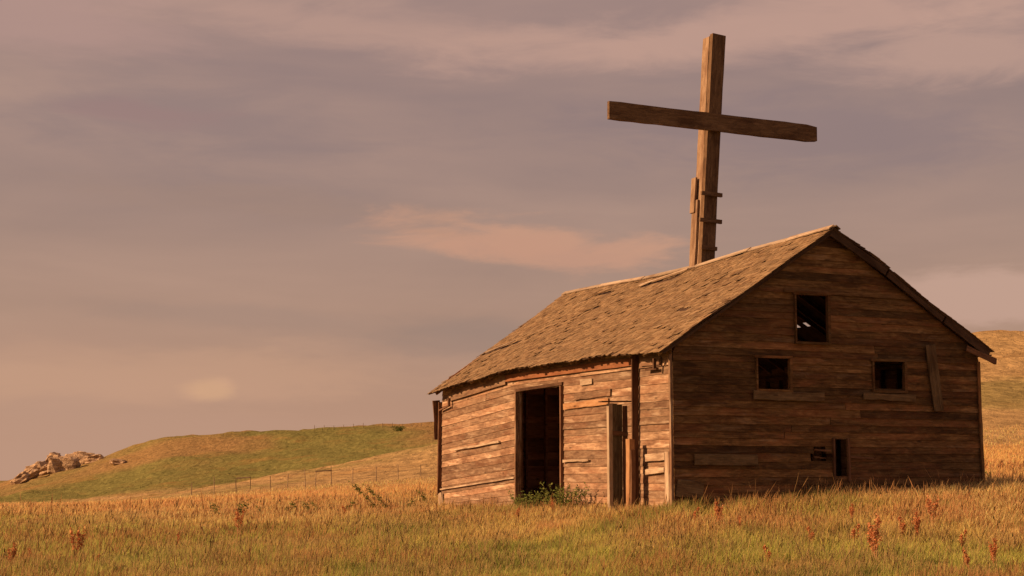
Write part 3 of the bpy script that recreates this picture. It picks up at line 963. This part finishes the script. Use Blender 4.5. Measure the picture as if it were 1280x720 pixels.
def boulder(px, py, w, h, d, tilt, label, seed):
    """px, py: where its foot shows; w, h, d in metres"""
    X, Y = hit(px, py, 200, 700)
    if Y > 480: Y = 455.0; X = (px - 640) / FPX / math.cos(PITCH) * Y
    zb = gz(X, Y)
    bm = bmesh.new()
    bmesh.ops.create_icosphere(bm, subdivisions=3, radius=1.0)
    sv = Vector((seed * 3.7, seed * 1.3, seed * 2.1))
    R = Euler((0, tilt, seed * 0.7)).to_matrix()
    for v in bm.verts:
        p = v.co.copy()
        q = Vector([math.copysign(abs(a) ** 0.6, a) for a in p])      # blocky
        dsp = 1 + 0.33 * mn.noise(p * 1.5 + sv) + 0.16 * mn.noise(p * 4 + sv)
        led = 0.07 * math.sin(p.z * 13 + seed)
        q = q * dsp
        q.x *= (1 + led); q.y *= (1 + led)
        v.co = Euler((0, tilt, 0)).to_matrix() @ Vector((q.x * w / 2, q.y * d / 2, q.z * h / 2))
    me = bpy.data.meshes.new('boulder'); bm.to_mesh(me); bm.free()
    me.materials.append(m_rock)
    o = bpy.data.objects.new('boulder', me); COL.objects.link(o)
    o.location = (X, Y, zb + h * 0.25)
    tag(o, label, 'rock', 'sandstone rocks of the outcrop on the left hill')
    return o


B = [
    (26, 600, 4.5, 2.2, 4, -0.6, 'lowest dark rock at the left tip of the hill outcrop'),
    (36, 596, 6, 2.0, 5, -0.55, 'tilted pale slab second from the left tip of the outcrop'),
    (44, 589, 6, 2.8, 5, -0.5, 'tilted rock rising above the pale slab at the outcrop left'),
    (54, 590, 6, 2.2, 5, -0.45, 'long slanting pale rock low in the left half of the outcrop'),
    (58, 582, 7, 2.6, 5, -0.2, 'flat-topped rock capping the left half of the outcrop'),
    (50, 581, 4, 1.8, 5, -0.4, 'small brown rock on the upper left of the outcrop'),
    (70, 586, 4, 4.0, 5, 0.1, 'upright pale block in the middle of the outcrop'),
    (75, 578, 4, 5.0, 5, 0.2, 'tall tan block left of the dark hollow in the outcrop'),
    (84, 583, 7, 3.2, 5, 0.0, 'bright bulging rock low in the middle of the outcrop'),
    (92, 576, 8, 3.0, 5, -0.15, 'broad pale rock under the dark cap of the outcrop'),
    (84, 570, 9, 2.0, 5, -0.05, 'long thin ledge on top of the outcrop'),
    (103, 576, 6, 3.2, 5, 0.1, 'rounded brown rock right of the bulging pale rock'),
    (108, 569, 8, 3.0, 5, 0.0, 'dark cap rock at the upper right of the outcrop'),
    (118, 574, 5, 2.0, 4, -0.1, 'small dark rock at the lower right of the outcrop'),
    (124, 567, 6, 1.6, 4, -0.1, 'thin flat ledge at the right tip of the outcrop'),
    (148, 577, 4, 1.6, 4, 0.1, 'small lone rock on the hillside just right of the outcrop'),
]
for i, (a, b_, w_, h_, d_, t_, lb) in enumerate(B):
    boulder(a, b_ + 3, w_ * 1.05, h_ * (1.35 if i < 15 else 1.1), d_, t_, lb, i + 1)

# ------------------------------------------------------------------ fences
m_fpost = wood('fence_post_wood', (0.14, 0.10, 0.06), (0.27, 0.19, 0.12), (0.40, 0.30, 0.2), vary=0.3)
m_wire = bpy.data.materials.new('fence_wire'); m_wire.use_nodes = True
N = NT(m_wire.node_tree)
wn = N.noise(N.n('ShaderNodeTexCoord').outputs['Object'], 3.0, 3)
b = N.n('ShaderNodeBsdfPrincipled', {'Base Color': N.ramp(wn, [(0.3, (0.10, 0.06, 0.04)), (0.7, (0.22, 0.17, 0.13))]), 'Roughness': 0.6, 'Metallic': 0.6})
N.n('ShaderNodeOutputMaterial', {0: b.outputs[0]})


def fence(pxs, py_of, label, hp, wires, braces=(), ymin=90, ymax=700, fixY=None, rad=0.033):
    pts = []
    for p in pxs:
        if fixY:
            Y = fixY(p); X = (p - 640) / FPX / math.cos(PITCH) * Y
        else:
            X, Y = hit(p, py_of(p), ymin, ymax)
        pts.append(Vector((X, Y, gz(X, Y))))
    root = empty('wire_fence', pts[0])
    tag(root, label, 'fence', 'wire fences on the hills')
    o = pts[0]
    for i, p in enumerate(pts):
        l = p - o
        hh = hp * random.uniform(0.85, 1.15)
        parts = []
        n = 6
        vs = []
        lx = random.uniform(-0.06, 0.06)
        for (zc, r) in ((-0.3, rad), (hh * 0.6, rad * 0.9), (hh, rad * 0.75)):
            for k in range(n):
                a = k * math.tau / n
                vs.append(l + Vector((r * math.cos(a) + lx * zc, r * math.sin(a), zc)))
        fs = [(k + j * n, (k + 1) % n + j * n, (k + 1) % n + (j + 1) * n, k + (j + 1) * n) for j in range(2) for k in range(n)] + [tuple(range(2 * n, 3 * n))]
        mesh_obj('post', vs, fs, m_fpost, root, Matrix.Translation(l))
    for i in range(len(pts) - 1):
        a, b_ = pts[i] - o, pts[i + 1] - o
        if i in braces:
            timber('brace_rail', a + Vector((0, 0, hp * 0.9)), b_ + Vector((0, 0, hp * 0.9)), (0, 0, 1), 0.09, 0.09, m_fpost, root)
        for wz in wires:
            timber('wire', a + Vector((0, 0, wz)), b_ + Vector((0, 0, wz)), (0, 0, 1), 0.012, 0.012, m_wire, root)
    return root


fence([246, 274, 301, 318, 343, 364, 386, 398, 418, 444, 473, 500, 528, 560], lambda p: np.interp(p, [246, 310, 410, 473, 528, 560], [630, 625, 612, 602, 597, 592]),
      'long wire fence with two braced frames crossing the pale lower slope', 1.15, (0.35, 0.7, 1.0), braces=(2, 7), fixY=lambda p: 104.0)
fence(list(range(396, 560, 12)), None, 'far wire fence along the skyline of the green hill', 1.25, (0.6, 1.0), fixY=lambda p: 452.0, rad=0.08)

# ------------------------------------------------------------------ grass
m_grass = bpy.data.materials.new('prairie_grass'); m_grass.use_nodes = True
N = NT(m_grass.node_tree)
at = N.n('ShaderNodeAttribute', attribute_name='tint').outputs['Color']
d1 = N.n('ShaderNodeBsdfDiffuse', {'Color': at, 'Roughness': 1.0})
t1 = N.n('ShaderNodeBsdfTranslucent', {'Color': at})
mx = N.n('ShaderNodeMixShader', {0: 0.5, 1: d1.outputs[0], 2: t1.outputs[0]})
N.n('ShaderNodeOutputMaterial', {0: mx.outputs[0]})


def inside_barn(x, y, mrg=0.05):
    dx, dy = x - BX, y - BY
    lx = dx * GV.x + dy * GV.y; ly = dx * UV.x + dy * UV.y
    return (lx > -mrg) & (lx < W + mrg) & (ly > -mrg) & (ly < L + mrg)


def grass(name, n, y0, y1, hmin, hmax, wpx, kind, label, seed, spread=0.42):
    r = np.random.default_rng(seed)
    # even coverage of the picture: density falls with distance
    uu = r.random(n)
    Y = 1 / (1 / y0 + (1 / y1 - 1 / y0) * uu)
    X = (r.random(n) * 2 - 1) * spread * Y
    # clumping
    X = X + (fbm(X * 2.5, Y * 2.5, 51, 2) - 0.5) * 0.4; Y = Y + (fbm(X * 2.5, Y * 2.5, 61, 2) - 0.5) * 0.5
    keep = ~inside_barn(X, Y)
    if kind == 'seed':
        keep &= fbm(X * 0.8, Y * 0.8, 71, 3) + r.random(n) * 0.3 > 0.52
    X, Y = X[keep], Y[keep]; n = len(X)
    Z = ground(X, Y) - 0.02
    cv = cover(X, Y)
    pn = fbm(X * 0.55, Y * 0.55, 81, 4)
    h = r.uniform(hmin, hmax, n) * (0.55 + 0.9 * pn) * (0.6 + 0.8 * fbm(X * 2.2, Y * 2.2, 85, 2))
    # shorter green turf in the foreground
    gmask = cv[:, 1] / cv[:, 0]
    ang = r.uniform(0, math.tau, n)
    lean = np.abs(r.normal(0.26, 0.22, n)) * h
    wdir = 0.25
    lx = np.cos(ang) * lean + 0.10 * h; ly = np.sin(ang) * lean
    wdt = wpx * Y / FPX * 1.25 * r.uniform(0.6, 1.3, n)
    fa = r.uniform(0, math.pi, n)
    wx, wy = np.cos(fa) * wdt / 2, np.sin(fa) * wdt / 2
    P = np.zeros((n, 5, 3))
    for k, (f, ws, bend) in enumerate(((0, 1, 0), (0, -1, 0), (0.55, -0.8, 0.4), (0.55, 0.8, 0.4), (1, 0, 1))):
        P[:, k, 0] = X + lx * bend + wx * ws
        P[:, k, 1] = Y + ly * bend + wy * ws
        P[:, k, 2] = Z + h * f * (1 - 0.15 * bend)
    base = np.arange(n) * 5
    F4 = np.stack([base, base + 1, base + 2, base + 3], 1)
    F3 = np.stack([base + 3, base + 2, base + 4], 1)
    if kind == 'seed':
        # seed heads: a fatter spindle at the tip
        P[:, 2, :] = P[:, 4, :] - np.stack([lx * 0.35, ly * 0.35, h * 0.30], 1) + np.stack([wx, wy, wx * 0], 1) * 1.2
        P[:, 3, :] = P[:, 4, :] - np.stack([lx * 0.35, ly * 0.35, h * 0.30], 1) - np.stack([wx, wy, wx * 0], 1) * 1.2
        P[:, 0, 0] = X + wx * 0.3; P[:, 1, 0] = X - wx * 0.3; P[:, 0, 1] = Y + wy * 0.3; P[:, 1, 1] = Y - wy * 0.3
        F4 = np.stack([base, base + 1, base + 3, base + 2], 1)
    var = r.uniform(0.75, 1.25, n)[:, None]
    hue = r.random(n)[:, None]
    green = np.array([[0.30, 0.29, 0.09]]); straw = np.array([[0.66, 0.45, 0.21]]); rust = np.array([[0.66, 0.33, 0.15]])
    c = cv * np.array([[2.5, 2.65, 2.6]])
    mixg = (hue < 0.22) * 0.6
    c = c * (1 - mixg) + green * mixg
    ms = (hue > 0.80) * 0.7
    c = c * (1 - ms) + straw * ms
    rp = (smooth01(fbm(X * 0.9 + 4, Y * 0.9, 95, 4), 0.54, 0.66) * (r.random(n) < 0.6))[:, None] * 0.6
    c = c * (1 - rp) + np.array([[0.70, 0.36, 0.20]]) * rp
    gp_ = (smooth01(fbm(X * 0.5 + 14, Y * 0.7, 97, 4), 0.55, 0.68))[:, None] * 0.55 * (Y < 36)[:, None]
    c = c * (1 - gp_) + np.array([[0.26, 0.30, 0.07]]) * gp_
    if kind == 'seed':
        rn = smooth01(fbm(X * 0.5 + 9, Y * 0.5, 91, 3), 0.45, 0.62)[:, None]
        c = straw * (1 - rn * 0.75) + rust * rn * 0.75
        c = c * 0.75 + cv * 0.25
    c = c * var
    C = np.repeat(c[:, None, :], 5, 1)
    C[:, 0:2] = C[:, 0:2] * np.array([0.85, 0.95, 0.8])
    C = np.concatenate([np.clip(C, 0, 0.8), np.ones((n, 5, 1))], 2)
    o = np_mesh(name, P.reshape(-1, 3), F4, F3, m_grass, colors=C.reshape(-1, 4))
    tag(o, label, 'grass', kind='stuff')


grass('grass', 560000, 17.5, 52, 0.12, 0.34, 0.8, 'leaf', 'dense green and tan prairie grass covering the rise before the barn', 1)
grass('seed_grass', 100000, 17.5, 56, 0.22, 0.44, 0.75, 'seed', 'straw and rust coloured seed heads standing above the prairie grass', 2)
grass('dry_grass', 110000, 46, 105, 0.12, 0.27, 0.6, 'leaf', 'orange dry grass on the farther field behind the barn', 3)

grass('tall_grass', 5000, 18, 50, 0.38, 0.68, 0.8, 'seed', 'sparse taller pale stalks sticking out of the prairie grass', 4)

# ------------------------------------------------------------------ weeds
m_dock = bpy.data.materials.new('rust_seed_heads'); m_dock.use_nodes = True
N = NT(m_dock.node_tree)
ri = N.n('ShaderNodeNewGeometry').outputs['Random Per Island']
c = N.ramp(ri, [(0.0, (0.34, 0.11, 0.045)), (0.5, (0.58, 0.22, 0.09)), (1.0, (0.70, 0.36, 0.17))])
d1 = N.n('ShaderNodeBsdfDiffuse', {'Color': c}); t1 = N.n('ShaderNodeBsdfTranslucent', {'Color': c})
N.n('ShaderNodeOutputMaterial', {0: N.n('ShaderNodeMixShader', {0: 0.3, 1: d1.outputs[0], 2: t1.outputs[0]}).outputs[0]})
m_leaf = bpy.data.materials.new('weed_leaf'); m_leaf.use_nodes = True
N = NT(m_leaf.node_tree)
ri = N.n('ShaderNodeNewGeometry').outputs['Random Per Island']
c = N.ramp(ri, [(0.0, (0.06, 0.075, 0.02)), (0.6, (0.14, 0.16, 0.042)), (1.0, (0.24, 0.24, 0.07))])
d1 = N.n('ShaderNodeBsdfDiffuse', {'Color': c}); t1 = N.n('ShaderNodeBsdfTranslucent', {'Color': c})
N.n('ShaderNodeOutputMaterial', {0: N.n('ShaderNodeMixShader', {0: 0.3, 1: d1.outputs[0], 2: t1.outputs[0]}).outputs[0]})


def leaf_quad(p, d, ln, w, rd):
    d = d.normalized()
    s = d.cross(Vector((rd.uniform(-1, 1), rd.uniform(-1, 1), rd.uniform(-1, 1))))
    if s.length < 1e-3: s = Vector((1, 0, 0))
    s.normalize()
    dr = Vector((0, 0, -ln * 0.15))
    return [p, p + d * ln * 0.5 + s * w / 2, p + d * ln + dr, p + d * ln * 0.5 - s * w / 2], [(0, 1, 2, 3)]


def stem_geo(path, r0, r1):
    vs, fs = [], []
    n = 3
    for i, p in enumerate(path):
        r = r0 + (r1 - r0) * i / (len(path) - 1)
        for k in range(n):
            a = k * math.tau / n
            vs.append(p + Vector((r * math.cos(a), r * math.sin(a), 0)))
    for i in range(len(path) - 1):
        for k in range(n):
            fs.append((i * n + k, i * n + (k + 1) % n, (i + 1) * n + (k + 1) % n, (i + 1) * n + k))
    return vs, fs


def dock(seed, height=0.8, stems=3, spread=0.12):
    rd = random.Random(seed)
    sp_, hp_ = [], []
    for s in range(stems):
        a = rd.uniform(0, math.tau); ln = height * rd.uniform(0.65, 1.0)
        tip = Vector((math.cos(a) * spread * rd.uniform(.4, 1.6) * ln, math.sin(a) * spread * ln, ln))
        path = [Vector((rd.uniform(-.03, .03), rd.uniform(-.03, .03), -0.05)), tip * 0.5 + Vector((rd.uniform(-.03, .03), 0, 0)), tip]
        sp_.append(stem_geo(path, 0.006, 0.003))
        for b in range(rd.randint(5, 8)):
            f = rd.uniform(0.4, 0.9)
            p0 = path[0].lerp(tip, f)
            aa = rd.uniform(0, math.tau)
            bl = (1.05 - f) * height * 0.45
            p1 = p0 + Vector((math.cos(aa) * bl * 0.45, math.sin(aa) * bl * 0.45, bl))
            sp_.append(stem_geo([p0, p1], 0.004, 0.002))
            for k in range(14):
                q = p0.lerp(p1, rd.uniform(0.1, 1.0))
                d = Vector((rd.uniform(-1, 1), rd.uniform(-1, 1), rd.uniform(-.2, 1)))
                hp_.append(leaf_quad(q, d, rd.uniform(.022, .045), rd.uniform(.018, .032), rd))
        for k in range(36):
            q = path[0].lerp(tip, rd.uniform(0.55, 1.02))
            d = Vector((rd.uniform(-1, 1), rd.uniform(-1, 1), rd.uniform(-.2, 1)))
            hp_.append(leaf_quad(q, d, rd.uniform(.025, .05), rd.uniform(.018, .034), rd))
    root = empty('dock_plant')
    v, f = join(sp_); mesh_obj('stem', v, f, m_post, root)
    v, f = join(hp_); tag(mesh_obj('seed_head', v, f, m_dock, root), kind='stuff')
    return root


def leafy(seed, height=0.5, n=90, spread=0.35, lean=0.0, name='leafy_weed', ls=1.0):
    rd = random.Random(seed)
    sp_, lp_ = [], []
    for s in range(max(3, n // 14)):
        a = rd.uniform(0, math.tau); ln = height * rd.uniform(0.6, 1.0)
        tip = Vector((math.cos(a) * spread * rd.uniform(.2, 1) + lean * ln, math.sin(a) * spread * rd.uniform(.2, 1), ln))
        b0 = Vector((tip.x * 0.3 - lean * ln * .3, tip.y * 0.3, -0.05))
        sp_.append(stem_geo([b0, b0.lerp(tip, .5) + Vector((0, 0, ln * .08)), tip], 0.007, 0.003))
        for k in range(14):
            f = rd.uniform(0.2, 1.0)
            q = b0.lerp(tip, f)
            aa = rd.uniform(0, math.tau)
            d = Vector((math.cos(aa), math.sin(aa), rd.uniform(0, 1.0)))
            lp_.append(leaf_quad(q, d, rd.uniform(.07, .15) * ls, rd.uniform(.025, .05) * ls, rd))
    root = empty(name)
    v, f = join(sp_); mesh_obj('stem', v, f, m_grass_stem, root)
    v, f = join(lp_); tag(mesh_obj('foliage', v, f, m_leaf, root), kind='stuff')
    return root


m_grass_stem = wood('green_stem', (0.06, 0.06, 0.02), (0.12, 0.11, 0.04), (0.2, 0.17, 0.07), vary=0.2)


def copy_tree(o):
    r = o.copy(); COL.objects.link(r)
    for ch in o.children:
        c_ = ch.copy(); COL.objects.link(c_); c_.parent = r
    return r


docks = [dock(s, h, n) for s, h, n in ((1, 0.85, 3), (2, 0.75, 4), (3, 0.6, 2), (4, 0.9, 5))]
used = set()
D = [   # px, py of the foot, kind, scale, label
    (96, 716, 0, 0.95, 'tall rust dock stalk standing alone near the bottom left corner'),
    (14, 722, 1, 0.75, 'leftmost rust dock clump, at the very left edge of the field'),
    (38, 712, 2, 0.7, 'low rust dock beside the leftmost clump at the left edge'),
    (122, 716, 2, 0.6, 'low rust dock just right of the tall stalk at bottom left'),
    (298, 682, 0, 0.95, 'tall thin rust dock in the grass below the left fence frame'),
    (222, 690, 2, 0.7, 'small rust dock left of the tall thin one under the hill'),
    (430, 650, 2, 0.7, 'small rust dock by the dark green weeds left of the barn'),
    (1094, 716, 3, 1.0, 'large bushy rust dock clump in the right foreground'),
    (1070, 690, 2, 0.9, 'slim rust dock just left of and behind the large right clump'),
    (1066, 660, 1, 0.6, 'small rust dock in the grass under the lower gable opening'),
    (1128, 680, 2, 0.9, 'slim rust dock between the large clump and the tall right pair'),
    (1146, 684, 1, 0.8, 'left one of the pair of tall rust docks on the right'),
    (1166, 672, 0, 0.9, 'right one of the pair of tall rust docks on the right'),
    (1204, 694, 2, 0.8, 'small rust dock near the right edge below the barn corner'),
    (1244, 720, 1, 0.75, 'rust dock cut by the bottom edge near the right corner'),
    (1014, 690, 2, 0.8, 'low rust dock left of the large right foreground clump'),
    (1210, 722, 2, 0.8, 'rust dock lowest in the picture left of the right corner clump'),
    (898, 668, 1, 0.8, 'rust dock patch in the grass in front of the near barn corner'),
    (870, 662, 2, 0.8, 'slim rust dock left of the patch before the near barn corner'),
    (924, 676, 2, 0.8, 'slim rust dock right of the patch before the near barn corner'),
    (960, 716, 2, 0.8, 'lone rust dock at bottom centre right'),
    (690, 650, 1, 0.6, 'rust dock clump in front of the open doorway'),
    (648, 656, 2, 0.7, 'small rust dock left of the clump before the doorway'),
]
for i, (px, py, k, sc, lb) in enumerate(D):
    X, Y = hit(px, py)
    o = docks[k] if k not in used else copy_tree(docks[k])
    used.add(k)
    o.location = (X, Y, gz(X, Y)); o.rotation_euler = (0, 0, i * 1.3); o.scale = (sc,) * 3
    tag(o, lb, 'weed', 'rust coloured dock plants in the grass')

weeds = [leafy(11, 0.5, 60, 0.10, 0.9, ls=0.85), leafy(12, 0.45, 50, 0.10, -0.7, ls=0.85), leafy(13, 0.75, 70, 0.07, -1.1, ls=0.8)]
used = set()
Wd = [
    (276, 650, 1, 0.8, 'leftmost dark green weed on the skyline of the rise under the fence frame'),
    (290, 652, 0, 0.9, 'dark green weed second from the left on the rise under the fence frame'),
    (312, 650, 1, 0.7, 'small dark green weed third from the left on the rise'),
    (332, 648, 1, 0.6, 'tiny dark green weed right of the tall thin rust dock'),
    (352, 648, 0, 0.8, 'dark green leaning weed below the gap between the fence frames'),
    (392, 646, 1, 0.7, 'thin dark green weed below the right fence frame'),
    (408, 646, 2, 0.5, 'small slanting green weed just right of the one below the right frame'),
    (430, 644, 0, 0.7, 'dark green weed between the right fence frame and slanting weeds'),
    (478, 640, 2, 0.9, 'long dark green weed slanting left, left of the barn'),
    (492, 640, 2, 0.8, 'second long slanting weed, nearer to the barn'),
    (506, 640, 0, 0.6, 'low green weed right of the two long slanting ones'),
    (538, 634, 1, 0.8, 'green weed at the foot of the far barn corner'),
    (1080, 622, 1, 0.7, 'green weed at the foot of the gable right of the low opening'),
    (868, 632, 0, 0.8, 'dark green weed at the foot of the gable beside the near corner'),
    (1246, 606, 1, 0.7, 'dark weed in the grass just right of the barn'),
]
for i, (px, py, k, sc, lb) in enumerate(Wd):
    X, Y = hit(px, py)
    if k in used: o = copy_tree(weeds[k])
    else: o = weeds[k]; used.add(k)
    o.location = (X, Y, gz(X, Y)); o.rotation_euler = (0, 0, (i * 0.7) % 0.8 - 0.4); o.scale = (sc * 1.4,) * 3
    tag(o, lb, 'weed', 'green weeds on the rise')

for (ly, lx, h_, n_, sp_, lb, sd_) in ((6.1, -0.30, 0.36, 700, 1.0, 'bright green leafy bush growing in the open doorway', 31), (3.75, -0.55, 0.48, 900, 1.05, 'green leafy bush against the long wall right of the doorway', 32)):
    p = BM @ Vector((lx, ly, 0))
    o = leafy(sd_, h_ + 0.18, n_, sp_, 0.0, 'leafy_bush', 0.9)
    o.location = (p.x, p.y, gz(p.x, p.y)); o.rotation_euler = (0, 0, TH + math.pi / 2)
    o.scale = (1.0, 0.5, 1)
    tag(o, lb, 'bush')

for (px, Yd, sc, lb) in ((500, 425, 5, 'lone dark shrub near the top of the green hill left of the barn'),):
    X = (px - 640) / FPX / math.cos(PITCH) * Yd
    o = leafy(40 + px, 0.45, 260, 0.4, 0.0, 'hill_shrub', 1.3)
    o.location = (X, Yd, gz(X, Yd)); o.scale = (sc, sc, sc * 0.8)
    tag(o, lb, 'shrub')

for i, (lx, ly, ln, rz, lb) in enumerate(((1.2, -0.55, 1.3, 0.15, 'fallen grey board lying in the grass before the gable near its left corner'),
                                      (5.0, -0.50, 1.0, -0.2, 'fallen grey board lying in the grass before the right half of the gable'),
                                      (-0.75, 8.6, 1.1, 1.45, 'fallen board lying along the long wall left of the doorway'))):
    p = BM @ Vector((lx, ly, 0)); g = gz(p.x, p.y)
    o = timber('fallen_board', (-ln / 2, 0, 0), (ln / 2, 0, 0.0), (0, 1, 0.6), 0.17, 0.03, m_grey, None, 4, 0.012)
    o.location = (p.x, p.y, g + 0.12); o.rotation_euler = (0.6, 0.03 + 0.03 * i, TH + rz)
    tag(o, lb, 'board')

# a dead branch lying in the grass
X, Y = hit(828, 704)
st = empty('fallen_stick', (X, Y, gz(X, Y) + 0.20)); tag(st, 'pale dead stick lying in the green foreground grass', 'stick')
v, f = stem_geo([Vector((-0.28, 0, 0.08)), Vector((0.0, 0.02, 0.06)), Vector((0.3, 0.02, 0.02)), Vector((0.62, 0.0, -0.03))], 0.018, 0.008)
mesh_obj('branch', v, f, m_pale, st)
v, f = stem_geo([Vector((0.0, 0.02, 0.06)), Vector((0.15, 0.1, 0.12))], 0.008, 0.004)
mesh_obj('twig', v, f, m_pale, st)
print('shingles', len(geos))
